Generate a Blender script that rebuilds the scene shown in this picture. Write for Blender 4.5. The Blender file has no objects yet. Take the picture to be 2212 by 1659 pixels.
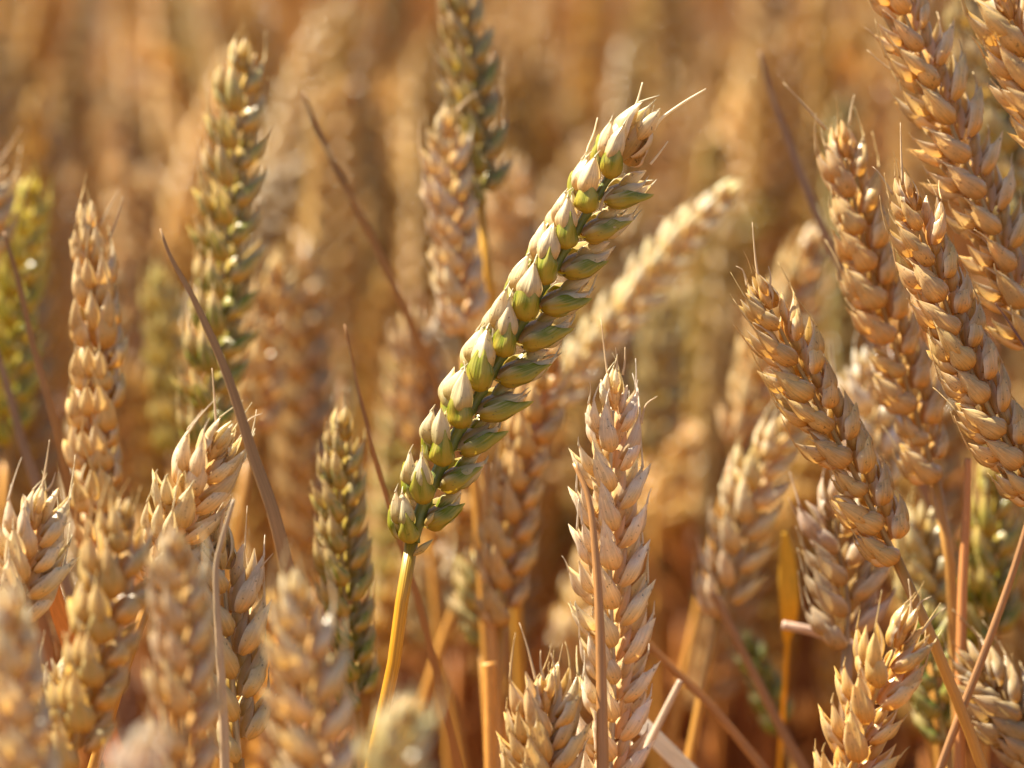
import bpy, math, random
import numpy as np
from mathutils import Vector, Matrix

# ------------------------------------------------------------------ camera, sky, sun, exposure
scene = bpy.context.scene
col = scene.collection
R = math.radians
CAM_H, PITCH, FOCUS = 0.85, R(8.0), 0.62
TANH = 17.3 / 2 / 60.0
cam_data = bpy.data.cameras.new('camera')
cam_data.sensor_width = 17.3
cam_data.lens = 60.0
cam_data.clip_start = 0.02
cam_data.clip_end = 2000.0
cam_data.dof.use_dof = True
cam_data.dof.focus_distance = FOCUS
cam_data.dof.aperture_fstop = 5.6
cam = bpy.data.objects.new('camera', cam_data)
col.objects.link(cam)
cam.location = (0, 0, CAM_H)
cam.rotation_euler = (R(90) - PITCH, 0, 0)
scene.camera = cam

SUN = Vector((-0.56, 0.14, 0.82)).normalized()
world = bpy.data.worlds.new('World')
scene.world = world
world.use_nodes = True
wn = world.node_tree
sky = wn.nodes.new('ShaderNodeTexSky')
sky.sky_type = 'NISHITA'
sky.sun_disc = False
sky.sun_elevation = math.asin(SUN.z)
sky.sun_rotation = math.atan2(SUN.x, SUN.y)
bg = wn.nodes['Background']
bg.inputs['Strength'].default_value = 0.05
wn.links.new(sky.outputs[0], bg.inputs['Color'])
sun_data = bpy.data.lights.new('sun', 'SUN')
sun_data.energy = 5.0
sun_data.angle = R(0.5)
sun_data.color = (1.0, 0.915, 0.75)
sun = bpy.data.objects.new('sun', sun_data)
sun.rotation_euler = (-SUN).to_track_quat('-Z', 'Y').to_euler()
sun.location = SUN * 5
col.objects.link(sun)

scene.view_settings.view_transform = 'Standard'
scene.view_settings.look = 'None'
scene.view_settings.exposure = 1.7
scene.view_settings.gamma = 1.0
scene.cycles.max_bounces = 8
scene.cycles.transmission_bounces = 6
scene.cycles.sample_clamp_indirect = 6.0

# ------------------------------------------------------------------ pixel (2212 x 1659 view) + distance -> a point in the field
PX, PY = 2212.0, 1659.0
C_R = Vector((1, 0, 0))
C_U = Vector((0, math.sin(PITCH), math.cos(PITCH)))
C_F = Vector((0, math.cos(PITCH), -math.sin(PITCH)))
def at(x, y, d):
    k = 2 * TANH * d
    return Vector((0, 0, CAM_H)) + C_F * d + C_R * ((x / PX - 0.5) * k) - C_U * ((y - PY / 2) / PX * k)

# ------------------------------------------------------------------ materials
def new_mat(name):
    m = bpy.data.materials.new(name)
    m.use_nodes = True
    nt = m.node_tree
    for n in list(nt.nodes):
        nt.nodes.remove(n)
    return m, nt
def node(nt, kind, **kw):
    n = nt.nodes.new(kind)
    for k, v in kw.items():
        setattr(n, k, v)
    return n
def math_n(nt, op, a, b=None, c=None, clamp=False):
    n = nt.nodes.new('ShaderNodeMath')
    n.operation = op
    n.use_clamp = clamp
    for i, s in enumerate((a, b, c)):
        if s is None:
            continue
        if isinstance(s, (int, float)):
            n.inputs[i].default_value = s
        else:
            nt.links.new(s, n.inputs[i])
    return n.outputs[0]
def mix_c(nt, fac, a, b, mode='MIX'):
    n = nt.nodes.new('ShaderNodeMix')
    n.data_type = 'RGBA'
    n.blend_type = mode
    for i, s in ((0, fac), (6, a), (7, b)):
        if isinstance(s, (int, float)):
            n.inputs[i].default_value = s
        elif isinstance(s, tuple):
            n.inputs[i].default_value = (*s, 1)
        else:
            nt.links.new(s, n.inputs[i])
    return n.outputs[2]
def ramp(nt, fac, stops):
    n = nt.nodes.new('ShaderNodeValToRGB')
    nt.links.new(fac, n.inputs[0])
    e = n.color_ramp.elements
    while len(e) < len(stops):
        e.new(0.5)
    for el, (p, c) in zip(e, stops):
        el.position = p
        el.color = (*c, 1)
    return n.outputs[0]

def chaff_mat(name, kind, island=None, rough=0.38, transl=0.30):
    """papery chaff: colour from the object's own colour, greenness from its alpha, veins along the scale"""
    m, nt = new_mat(name)
    uv = node(nt, 'ShaderNodeUVMap', uv_map='UVMap')
    sep = node(nt, 'ShaderNodeSeparateXYZ')
    nt.links.new(uv.outputs[0], sep.inputs[0])
    u, v = sep.outputs[0], sep.outputs[1]
    oi = node(nt, 'ShaderNodeObjectInfo')
    geo = node(nt, 'ShaderNodeNewGeometry')
    rnd = geo.outputs['Random Per Island']
    # fine lengthwise streaks
    cmb = node(nt, 'ShaderNodeCombineXYZ')
    nt.links.new(math_n(nt, 'MULTIPLY', u, 26.0), cmb.inputs[0])
    nt.links.new(math_n(nt, 'MULTIPLY', v, 1.6), cmb.inputs[1])
    nt.links.new(math_n(nt, 'MULTIPLY', math_n(nt, 'ADD', oi.outputs['Random'], rnd), 31.0), cmb.inputs[2])
    nz = node(nt, 'ShaderNodeTexNoise')
    nz.inputs['Scale'].default_value = 1.0
    nz.inputs['Detail'].default_value = 2.0
    nt.links.new(cmb.outputs[0], nz.inputs['Vector'])
    streak = nz.outputs[0]
    tc = node(nt, 'ShaderNodeTexCoord')
    nz2 = node(nt, 'ShaderNodeTexNoise')
    nz2.inputs['Scale'].default_value = 420.0
    nz2.inputs['Detail'].default_value = 3.0
    nt.links.new(tc.outputs['Object'], nz2.inputs['Vector'])
    blot = nz2.outputs[0]
    if kind == 'glume':
        grad = ramp(nt, v, [(0.0, (0.86, 0.64, 0.34)), (0.22, (0.95, 0.73, 0.42)), (0.45, (0.98, 0.84, 0.60)), (0.66, (1.0, 0.98, 0.98)), (0.90, (1.03, 1.02, 1.02)), (1.0, (1.22, 1.22, 1.2))])
    else:
        grad = ramp(nt, v, [(0.0, (0.84, 0.60, 0.30)), (0.25, (0.95, 0.76, 0.48)), (0.5, (1.0, 0.94, 0.84)), (0.75, (1.04, 1.03, 1.05)), (1.0, (1.2, 1.18, 1.15))])
    base = mix_c(nt, 1.0, oi.outputs['Color'], grad, 'MULTIPLY')
    # variation between scales and along veins
    vary = math_n(nt, 'MULTIPLY_ADD', rnd, 0.40, 0.80)
    vein = math_n(nt, 'MULTIPLY_ADD', streak, 0.85, 0.58)
    k = math_n(nt, 'MULTIPLY', vary, vein)
    kb = math_n(nt, 'MULTIPLY', k, math_n(nt, 'MULTIPLY_ADD', blot, 0.3, 0.85))
    kc = node(nt, 'ShaderNodeCombineXYZ')
    for i in range(3):
        nt.links.new(kb, kc.inputs[i])
    base = mix_c(nt, 1.0, base, kc.outputs[0], 'MULTIPLY')
    nz3 = node(nt, 'ShaderNodeTexNoise')
    nz3.inputs['Scale'].default_value = 1500.0
    nt.links.new(tc.outputs['Object'], nz3.inputs['Vector'])
    speck = math_n(nt, 'MULTIPLY', math_n(nt, 'SUBTRACT', nz3.outputs[0], 0.64, clamp=True), 9.0, clamp=True)
    base = mix_c(nt, math_n(nt, 'MULTIPLY', speck, 0.75), base, (0.10, 0.06, 0.03))
    grey = math_n(nt, 'MULTIPLY', math_n(nt, 'SUBTRACT', 0.44, blot, clamp=True), 4.0, clamp=True)
    base = mix_c(nt, math_n(nt, 'MULTIPLY', grey, 0.45), base, mix_c(nt, 1.0, base, (0.66, 0.64, 0.66), 'MULTIPLY'))
    # rusty blush
    blush = math_n(nt, 'MULTIPLY', math_n(nt, 'SUBTRACT', blot, 0.52, clamp=True), 2.2, clamp=True)
    base = mix_c(nt, blush, base, mix_c(nt, 1.0, base, (0.97, 0.78, 0.50), 'MULTIPLY'))
    edge0 = math_n(nt, 'ABSOLUTE', math_n(nt, 'MULTIPLY_ADD', u, 2.0, -1.0))
    marg = math_n(nt, 'MULTIPLY', math_n(nt, 'SUBTRACT', edge0, 0.62, clamp=True), 1.6, clamp=True)
    base = mix_c(nt, marg, base, (0.86, 0.78, 0.60))
    # green that is left along the edges, keel and shoulders
    edge = math_n(nt, 'ABSOLUTE', math_n(nt, 'MULTIPLY_ADD', u, 2.0, -1.0))
    if kind == 'glume':
        keel = math_n(nt, 'SUBTRACT', 1.0, math_n(nt, 'MULTIPLY', edge, 5.0), clamp=True)
        rim = math_n(nt, 'MULTIPLY', math_n(nt, 'SUBTRACT', edge, 0.30, clamp=True), 3.0, clamp=True)
        up = math_n(nt, 'MULTIPLY', math_n(nt, 'SUBTRACT', v, 0.18, clamp=True), 2.6, clamp=True)
        gm = math_n(nt, 'ADD', math_n(nt, 'MULTIPLY', keel, 0.9), math_n(nt, 'ADD', math_n(nt, 'MULTIPLY', rim, 0.75), 0.15), clamp=True)
        gm = math_n(nt, 'MULTIPLY', gm, up)
        gm = math_n(nt, 'MULTIPLY_ADD', gm, 0.75, 0.46)
    else:
        tip = math_n(nt, 'MULTIPLY', math_n(nt, 'SUBTRACT', 0.85, v, clamp=True), 0.9, clamp=True)
        gm = math_n(nt, 'MULTIPLY', tip, 1.35)
    gm = math_n(nt, 'MULTIPLY', gm, math_n(nt, 'MULTIPLY_ADD', streak, 2.2, -0.2, clamp=True))
    gm = math_n(nt, 'MULTIPLY', gm, oi.outputs['Alpha'], clamp=True)
    green = mix_c(nt, rnd, (0.10, 0.165, 0.003), (0.27, 0.275, 0.005))
    base = mix_c(nt, gm, base, green)
    # shading
    bs = node(nt, 'ShaderNodeBsdfPrincipled')
    nt.links.new(base, bs.inputs['Base Color'])
    bs.inputs['Roughness'].default_value = rough
    bs.inputs['Specular IOR Level'].default_value = 0.6
    tr = node(nt, 'ShaderNodeBsdfTranslucent')
    nt.links.new(mix_c(nt, 1.0, base, (1.0, 0.88, 0.60), 'MULTIPLY'), tr.inputs[0])
    bump = node(nt, 'ShaderNodeBump')
    bump.inputs['Strength'].default_value = 0.35
    bump.inputs['Distance'].default_value = 0.0004
    nt.links.new(streak, bump.inputs['Height'])
    nt.links.new(bump.outputs[0], bs.inputs['Normal'])
    mx = node(nt, 'ShaderNodeMixShader')
    mx.inputs[0].default_value = transl
    nt.links.new(bs.outputs[0], mx.inputs[1])
    nt.links.new(tr.outputs[0], mx.inputs[2])
    out = node(nt, 'ShaderNodeOutputMaterial')
    nt.links.new(mx.outputs[0], out.inputs[0])
    return m

def straw_mat(name, rough=0.4, transl=0.12, green_top=False, spec=0.5, fixed=None):
    """stems, dry leaves and awns: object colour, lengthwise ridges, blotches"""
    m, nt = new_mat(name)
    uv = node(nt, 'ShaderNodeUVMap', uv_map='UVMap')
    sep = node(nt, 'ShaderNodeSeparateXYZ')
    nt.links.new(uv.outputs[0], sep.inputs[0])
    u, v = sep.outputs[0], sep.outputs[1]
    oi = node(nt, 'ShaderNodeObjectInfo')
    cmb = node(nt, 'ShaderNodeCombineXYZ')
    nt.links.new(math_n(nt, 'MULTIPLY', u, 22.0), cmb.inputs[0])
    nt.links.new(math_n(nt, 'MULTIPLY', v, 7.0), cmb.inputs[1])
    nt.links.new(math_n(nt, 'MULTIPLY', oi.outputs['Random'], 50.0), cmb.inputs[2])
    nz = node(nt, 'ShaderNodeTexNoise')
    nz.inputs['Scale'].default_value = 1.0
    nz.inputs['Detail'].default_value = 3.0
    nt.links.new(cmb.outputs[0], nz.inputs['Vector'])
    tc = node(nt, 'ShaderNodeTexCoord')
    nb = node(nt, 'ShaderNodeTexNoise')
    nb.inputs['Scale'].default_value = 60.0
    nb.inputs['Detail'].default_value = 4.0
    nt.links.new(tc.outputs['Object'], nb.inputs['Vector'])
    k = math_n(nt, 'MULTIPLY', math_n(nt, 'MULTIPLY_ADD', nz.outputs[0], 0.9, 0.55), math_n(nt, 'MULTIPLY_ADD', nb.outputs[0], 0.6, 0.70))
    kc = node(nt, 'ShaderNodeCombineXYZ')
    for i in range(3):
        nt.links.new(k, kc.inputs[i])
    base = mix_c(nt, 1.0, fixed or oi.outputs['Color'], kc.outputs[0], 'MULTIPLY')
    if green_top:
        g = ramp(nt, v, [(0.0, (1, 1, 1)), (0.007, (0.85, 0.85, 0.85)), (0.03, (0.0, 0.0, 0.0)), (1.0, (0, 0, 0))])
        gg = math_n(nt, 'MULTIPLY', g, oi.outputs['Alpha'])
        base = mix_c(nt, gg, base, (0.13, 0.19, 0.02))
    bs = node(nt, 'ShaderNodeBsdfPrincipled')
    nt.links.new(base, bs.inputs['Base Color'])
    bs.inputs['Roughness'].default_value = rough
    bs.inputs['Specular IOR Level'].default_value = spec
    bump = node(nt, 'ShaderNodeBump')
    bump.inputs['Strength'].default_value = 0.4
    bump.inputs['Distance'].default_value = 0.0004
    nt.links.new(nz.outputs[0], bump.inputs['Height'])
    nt.links.new(bump.outputs[0], bs.inputs['Normal'])
    tr = node(nt, 'ShaderNodeBsdfTranslucent')
    nt.links.new(base, tr.inputs[0])
    mx = node(nt, 'ShaderNodeMixShader')
    mx.inputs[0].default_value = transl
    nt.links.new(bs.outputs[0], mx.inputs[1])
    nt.links.new(tr.outputs[0], mx.inputs[2])
    out = node(nt, 'ShaderNodeOutputMaterial')
    nt.links.new(mx.outputs[0], out.inputs[0])
    return m

def soil_mat():
    m, nt = new_mat('soil')
    tc = node(nt, 'ShaderNodeTexCoord')
    n1 = node(nt, 'ShaderNodeTexNoise')
    n1.inputs['Scale'].default_value = 22.0
    n1.inputs['Detail'].default_value = 8.0
    nt.links.new(tc.outputs['Object'], n1.inputs['Vector'])
    c = ramp(nt, n1.outputs[0], [(0.3, (0.10, 0.045, 0.018)), (0.5, (0.20, 0.10, 0.04)), (0.7, (0.36, 0.20, 0.08))])
    bs = node(nt, 'ShaderNodeBsdfPrincipled')
    nt.links.new(c, bs.inputs['Base Color'])
    bs.inputs['Roughness'].default_value = 0.9
    bp = node(nt, 'ShaderNodeBump')
    bp.inputs['Strength'].default_value = 0.8
    bp.inputs['Distance'].default_value = 0.02
    nt.links.new(n1.outputs[0], bp.inputs['Height'])
    nt.links.new(bp.outputs[0], bs.inputs['Normal'])
    out = node(nt, 'ShaderNodeOutputMaterial')
    nt.links.new(bs.outputs[0], out.inputs[0])
    return m

M_GLUME = chaff_mat('glume_chaff', 'glume', rough=0.25, transl=0.30)
M_LEMMA = chaff_mat('lemma_chaff', 'lemma', rough=0.24, transl=0.35)
M_STEM = straw_mat('stem_straw', rough=0.36, transl=0.06, green_top=True)
M_LEAF = straw_mat('dry_leaf', rough=0.55, transl=0.22, spec=0.35)
M_AWN = straw_mat('awn_straw', rough=0.45, transl=0.25)
M_CSTEM = straw_mat('crop_stem_straw', rough=0.4, transl=0.06, fixed=(.46, .165, .028))
M_CLEAF = straw_mat('crop_dry_leaf', rough=0.55, transl=0.22, spec=0.35, fixed=(.33, .12, .026))
M_SOIL = soil_mat()
MATS = [M_GLUME, M_LEMMA, M_STEM, M_LEAF, M_AWN, M_CSTEM, M_CLEAF]
GL, LE, ST, LF, AW = range(5)

# ------------------------------------------------------------------ mesh building
class MB:
    def __init__(self):
        self.v, self.f, self.uv, self.m, self.n = [], [], [], [], 0
    def grid(self, P, U, V, mat, wrap=False):
        """P (rows, cols, 3) surface grid"""
        r, c = P.shape[:2]
        self.v.append(P.reshape(-1, 3))
        self.uv.append(np.stack([U, V], -1).reshape(-1, 2))
        i = np.arange(r * c).reshape(r, c) + self.n
        q = np.stack([i[:-1, :-1], i[:-1, 1:], i[1:, 1:], i[1:, :-1]], -1).reshape(-1, 4)
        self.f.append(q)
        self.m.append(np.full(len(q), mat, np.int32))
        self.n += r * c
    def arrays(self):
        return np.concatenate(self.v), np.concatenate(self.f), np.concatenate(self.uv), np.concatenate(self.m)
    def add_arrays(self, arr, M):
        v, f, uv, m = arr
        A = np.array(M)
        self.v.append(v @ A[:3, :3].T + A[:3, 3])
        self.f.append(f + self.n)
        self.uv.append(uv)
        self.m.append(m)
        self.n += len(v)
    def mesh(self, name):
        v, f, uv, m = self.arrays()
        me = bpy.data.meshes.new(name)
        me.vertices.add(len(v))
        me.vertices.foreach_set('co', v.astype(np.float32).ravel())
        me.loops.add(len(f) * 4)
        me.loops.foreach_set('vertex_index', f.astype(np.int32).ravel())
        me.polygons.add(len(f))
        me.polygons.foreach_set('loop_start', np.arange(len(f), dtype=np.int32) * 4)
        used = sorted(set(m.tolist()))
        for k in used:
            me.materials.append(MATS[k])
        look = np.zeros(8, np.int32)
        for j, k in enumerate(used):
            look[k] = j
        me.polygons.foreach_set('material_index', look[m])
        me.polygons.foreach_set('use_smooth', np.ones(len(f), dtype=bool))
        lay = me.uv_layers.new(name='UVMap')
        lay.data.foreach_set('uv', uv[f.ravel()].astype(np.float32).ravel())
        me.update(calc_edges=True)
        me.validate()
        return me

MM = 0.001
PV = [0, .06, .15, .28, .42, .56, .70, .82, .91, .97, 1.0]
PROF = {
    'lemma': [.34, .56, .79, .96, 1.0, .90, .67, .41, .21, .09, .03],
    'glume': [.34, .62, .86, 1.0, 1.0, .96, .88, .76, .58, .38, .16],
    'tulip': [.36, .64, .87, 1.0, 1.0, .98, .92, .84, .74, .64, .52],
    'slim':  [.30, .48, .68, .88, 1.0, .92, .72, .48, .26, .11, .03],
}
WOB = np.random.RandomState(9)
def shell(mb, M, L, W, D, prof='lemma', span=R(118), notch=0.0, tooth=0.0, keel=0.14, curve=0.05, belly=0.12, nu=8, nv=10, mat=LE,
          awn=0.0, awn_dir=(0, 0.15), skew=0.0, awn_mat=None):
    """a boat-shaped scale, back (keel) towards +y, base at the origin, pointing up z; lengths in mm"""
    v = np.linspace(0, 1, nv + 1)
    u = np.linspace(-1, 1, nu + 1)
    v = v ** 0.9
    Vg, Ug = np.meshgrid(v, u, indexing='ij')
    r = np.interp(Vg, PV, PROF[prof])
    h = WOB
    q = h.uniform(-1, 1, 6)
    r = r * (1 + .06 * np.sin(5 * Vg + 3 * q[0]) + .05 * np.sin(9 * Vg + 4 * Ug + 6 * q[1]))
    a = Ug * span
    kl = 1 + keel * np.exp(-((Ug - skew) / .16) ** 2)
    x = W * r * np.sin(a) * (1 + 0.0 * kl)
    y = D * r * (np.cos(a)) * kl
    z = L * Vg * (1 - notch * np.abs(Ug) ** 1.6 * Vg) + tooth * L * Vg ** 5 * np.exp(-((Ug - skew) / .20) ** 2)
    if prof == 'tulip':
        z = z + .20 * L * Vg ** 5 * np.exp(-((Ug + 1.3 * skew) / .28) ** 2)
    y = y + belly * L * np.sin(np.pi * Vg) * 0.35 - curve * L * Vg ** 2
    x = x + q[2] * .09 * L * Vg ** 2
    y = y + q[3] * .05 * L * Vg ** 2 + .12 * np.sin(6 * Ug + 7 * Vg + 6 * q[4]) * Vg
    z = z + q[5] * .03 * L * Ug * Vg
    P = np.stack([x, y, z], -1) * MM
    A = np.array(M)
    P2 = P @ A[:3, :3].T + A[:3, 3]
    mb.grid(P2, (Ug + 1) / 2, Vg, mat)
    if awn > 0:
        mid = nu // 2
        p0 = P[-1, mid]
        p1 = P[-2, mid]
        d = p0 - p1
        d = d / (np.linalg.norm(d) + 1e-9)
        n = 6
        pts = []
        for i in range(n + 1):
            t = i / n
            pts.append(p0 - d * 0.6 * MM + d * awn * MM * t + np.array([awn_dir[0], awn_dir[1], 0]) * awn * MM * t * t)
        pts = [A[:3, :3] @ p + A[:3, 3] for p in pts]
        tube(mb, pts, [(.24 * (1 - .75 * i / n)) * MM for i in range(n + 1)], 4, AW if awn_mat is None else awn_mat)

def core(mb, M, L, W, D, nu=8, nv=6, mat=LE):
    v = np.linspace(0, 1, nv + 1)
    u = np.linspace(0, 1, nu + 1)
    Vg, Ug = np.meshgrid(v, u, indexing='ij')
    r = np.sin(np.pi * (0.06 + 0.93 * Vg) ** 0.85) ** 0.8
    P = np.stack([W * r * np.cos(Ug * 2 * np.pi), D * r * np.sin(Ug * 2 * np.pi), L * Vg], -1) * MM
    A = np.array(M)
    mb.grid(P @ A[:3, :3].T + A[:3, 3], Ug, Vg * 0.5, mat)

def tube(mb, pts, radii, n=6, mat=ST, flat=1.0, fold=0.0, up=None, v0=0.0, v1=1.0, cap=True):
    """round or flattened tube through pts; flat < 1 makes a blade, fold gives it a V section"""
    P = np.array([np.array(p, float) for p in pts])
    T = np.gradient(P, axis=0)
    T /= np.linalg.norm(T, axis=1)[:, None] + 1e-12
    ref = np.array(up if up is not None else (0.3, -0.9, 0.2), float)
    side = np.cross(T, ref)
    side /= np.linalg.norm(side, axis=1)[:, None] + 1e-12
    nor = np.cross(side, T)
    rad = np.array(radii, float)
    if cap:
        P = np.concatenate([P[:1], P, P[-1:]]); side = np.concatenate([side[:1], side, side[-1:]]); nor = np.concatenate([nor[:1], nor, nor[-1:]])
        rad = np.concatenate([[1e-6], rad, [1e-6]])
    ang = np.linspace(0, 2 * np.pi, n + 1)
    ca, sa = np.cos(ang), np.sin(ang)
    X = rad[:, None] * ca[None]
    Y = rad[:, None] * (flat * sa[None] + fold * np.abs(ca)[None])
    G = P[:, None] + side[:, None] * X[..., None] + nor[:, None] * Y[..., None]
    V, U = np.meshgrid(np.linspace(v0, v1, len(P)), np.linspace(0, 1, n + 1), indexing='ij')
    mb.grid(G, U, V, mat)

def smooth_path(pts, n):
    """Catmull-Rom through Vectors, n samples, evenly spaced by length"""
    P = [Vector(p) for p in pts]
    if len(P) == 2:
        return [P[0].lerp(P[1], i / (n - 1)) for i in range(n)]
    P = [P[0] * 2 - P[1]] + P + [P[-1] * 2 - P[-2]]
    dense = []
    for k in range(1, len(P) - 2):
        a, b, c, d = P[k - 1:k + 3]
        for j in range(24):
            t = j / 24
            dense.append(0.5 * ((2 * b) + (c - a) * t + (2 * a - 5 * b + 4 * c - d) * t * t + (3 * b - a - 3 * c + d) * t ** 3))
    dense.append(P[-2])
    D = np.array([tuple(p) for p in dense])
    s = np.concatenate([[0], np.cumsum(np.linalg.norm(np.diff(D, axis=0), axis=1))])
    q = np.linspace(0, s[-1], n)
    return [Vector(p) for p in np.stack([np.interp(q, s, D[:, k]) for k in range(3)], -1)]

def RZ(a): return Matrix.Rotation(a, 4, 'Z')
def RX(a): return Matrix.Rotation(a, 4, 'X')
def RY(a): return Matrix.Rotation(a, 4, 'Y')
def TR(x, y, z): return Matrix.Translation((x * MM, y * MM, z * MM))

def floret_frame(x, y, z, az, tilt, yaw=0.0):
    """keel turned to azimuth az (degrees, 90 = outwards +y), leaning tilt degrees towards its keel side"""
    return TR(x, y, z) @ RZ(R(az - 90)) @ RX(R(-tilt)) @ RZ(R(yaw))

def spikelet_pieces(rng, open_=1.0, awns=0.0, plump=1.0, res=(8, 10), glume_len=7.6, top=1.0, fat=1.0):
    """the scales of one spikelet as (name, function(mb)): outwards is +y, the ear's tip is +z, the fan spreads along x"""
    nu, nv = res
    j = lambda s: rng.uniform(-s, s)
    out = []
    def S(name, M, **kw):
        out.append((name, lambda mb, M=M, kw=kw: shell(mb, M, nu=nu, nv=nv, **kw)))
    for sx in (1, -1):
        az = 90 - sx * (50 + j(8))
        S('glume', floret_frame(sx * 1.75, 0.55, 0.0, az, 7 * open_ + j(3), j(8)), L=glume_len * .92 + j(.5), W=2.45 * plump, D=2.05 * plump, prof='tulip',
          notch=.22, tooth=.30 + j(.06), keel=.22, curve=.012, belly=.11, mat=GL, span=R(104), skew=sx * .30)
    for sx, z, L in ((1, 1.7, 8.7), (-1, 2.6, 8.7)):
        az = 90 - sx * (52 + j(10))
        aw = rng.uniform(1.2, 3.8) if rng.random() < 0.85 else 0
        if awns and rng.random() < awns:
            aw = rng.uniform(4, 9)
        S('lemma', floret_frame(sx * 1.15, 0.35, z + j(.4), az, 12 * open_ + j(5), j(10)), L=(L + j(.7)) * top, W=1.95 * plump * fat, D=1.75 * plump * fat, mat=LE,
          curve=.10 + j(.03), belly=.22, keel=.24, awn=aw, awn_dir=(j(.3), .05 + j(.25)))
    aw = rng.uniform(1.0, 2.6) if rng.random() < 0.75 else 0
    if awns and rng.random() < awns:
        aw = rng.uniform(4, 10)
    S('lemma', floret_frame(j(.5), 0.75, 3.6 + j(.5), 90 + j(16), 11 * open_ + j(6), j(10)), L=(8.4 + j(.8)) * top, W=1.7 * plump * fat, D=1.6 * plump * fat, mat=LE,
      curve=.11 + j(.03), belly=.22, keel=.24, awn=aw, awn_dir=(j(.3), .1 + j(.2)))
    S('lemma', floret_frame(j(.6), -0.2, 4.2 + j(.4), -90 + j(24), 3 + j(4), j(10)), L=(7.4 + j(.6)) * top, W=1.6 * plump, D=1.3 * plump, mat=LE,
      prof='slim', curve=.03, belly=.10)
    out.append(('core', lambda mb: core(mb, TR(0, .5, .2), 8.2, 2.1 * plump, 1.5 * plump, nu=max(6, nu - 2))))
    return out

# ------------------------------------------------------------------ objects
def link(name, data, parent=None, M=None, color=None):
    o = bpy.data.objects.new(name, data)
    col.objects.link(o)
    if parent is not None:
        o.parent = parent
    if M is not None:
        o.matrix_basis = M
    if color is not None:
        o.color = color
    return o
def tag(o, label=None, cat=None, group=None, kind=None):
    for k, v in (('label', label), ('category', cat), ('group', group), ('kind', kind)):
        if v:
            o[k] = v
    return o

# shared spikelets of the ears around the sharp one
def spikelet_mesh(seed, **kw):
    rng = random.Random(seed)
    mb = MB()
    for _n, fn in spikelet_pieces(rng, **kw):
        fn(mb)
    return mb.mesh('spikelet')
LIB = {
    'plain': [spikelet_mesh(10 + i, awns=0.05, open_=1.3, plump=.88) for i in range(6)],
    'awned': [spikelet_mesh(30 + i, awns=0.75, top=1.06, open_=1.35, plump=.85) for i in range(4)],
    'open': [spikelet_mesh(50 + i, awns=0.15, open_=2.3, plump=.84, glume_len=8.8) for i in range(5)],
    'flat': [spikelet_mesh(70 + i, awns=0.05, open_=1.6, plump=.78, glume_len=9.0) for i in range(5)],
    'plump': [spikelet_mesh(90 + i, awns=0.06, open_=1.5, plump=1.0, glume_len=6.6, top=.94) for i in range(5)],
}

def basis(X, Y, Z, P, s=1.0):
    return Matrix(((X.x * s, Y.x * s, Z.x * s, P.x), (X.y * s, Y.y * s, Z.y * s, P.y), (X.z * s, Y.z * s, Z.z * s, P.z), (0, 0, 0, 1)))

def ear_nodes(path, n, roll, spread, rng, jit=1.0):
    """for a rachis path: (point, matrix, t, side) of every spikelet, base to tip, the last one terminal"""
    pts = smooth_path(path, n * 4 + 1)
    out = []
    for i in range(n + 1):
        k = min(i * 4, len(pts) - 1)
        a, b = pts[max(0, k - 2)], pts[min(len(pts) - 1, k + 2)]
        T = (b - a).normalized()
        P = pts[k]
        view = (Vector((0, 0, CAM_H)) - P).normalized()
        F = (view - T * view.dot(T)).normalized()
        Rr = T.cross(F) * -1
        if Rr.dot(C_R) < 0 and abs(T.z) > 0.05:
            Rr = -Rr
        ro = R(roll + rng.uniform(-9, 9) * jit)
        if i == n:
            O = (Rr * math.cos(ro + R(90)) - F * math.sin(ro + R(90)))
            out.append((P, T, O, i / n, 0, 0.0))
            continue
        s = 1 if i % 2 else -1
        O = (Rr * math.cos(ro) - F * math.sin(ro)) * s
        out.append((P, T, O, i / n, s, R(spread + rng.uniform(-6, 6) * jit)))
    return pts, out

def spik_matrix(P, T, O, ang, size, off):
    Z = (T * math.cos(ang) + O * math.sin(ang)).normalized()
    Y = (O * math.cos(ang) - T * math.sin(ang)).normalized()
    X = Y.cross(Z)
    return basis(X, Y, Z, P + O * off, size)

def auto_stem(base, T, rng, n=18):
    g = Vector((base.x - T.x * .16 + rng.uniform(-.02, .02), base.y - T.y * .16 + rng.uniform(-.02, .03), 0))
    b0, b1, b2, b3 = base, base - T * .13, Vector((g.x, g.y, .38)), g
    out = []
    for i in range(n + 1):
        t = i / n
        out.append(b0 * (1 - t) ** 3 + b1 * 3 * t * (1 - t) ** 2 + b2 * 3 * t * t * (1 - t) + b3 * t ** 3)
    return out

STEM_GOLD = (0.52, 0.25, 0.045)
def build_stem(root, base, T, rng, via=None, r=1.15, color=STEM_GOLD, green=0.6):
    if via:
        pts = [base] + via
        e = via[-1]
        d = (pts[-1] - pts[-2]).normalized()
        tail = auto_stem(e, -d, rng, 12)
        pts = smooth_path(pts, 16) + tail[1:]
    else:
        pts = auto_stem(base, T, rng)
    root.location = pts[-1]
    pts = smooth_path(pts, 44)
    loc = root.location
    mb = MB()
    rad = [(0.92 + .25 * min(1, i / 12)) * r * MM for i in range(len(pts))]
    tube(mb, [p - loc for p in pts], rad, 10, ST)
    return link('stem', mb.mesh('stem'), root, color=(*color, green))

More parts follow.
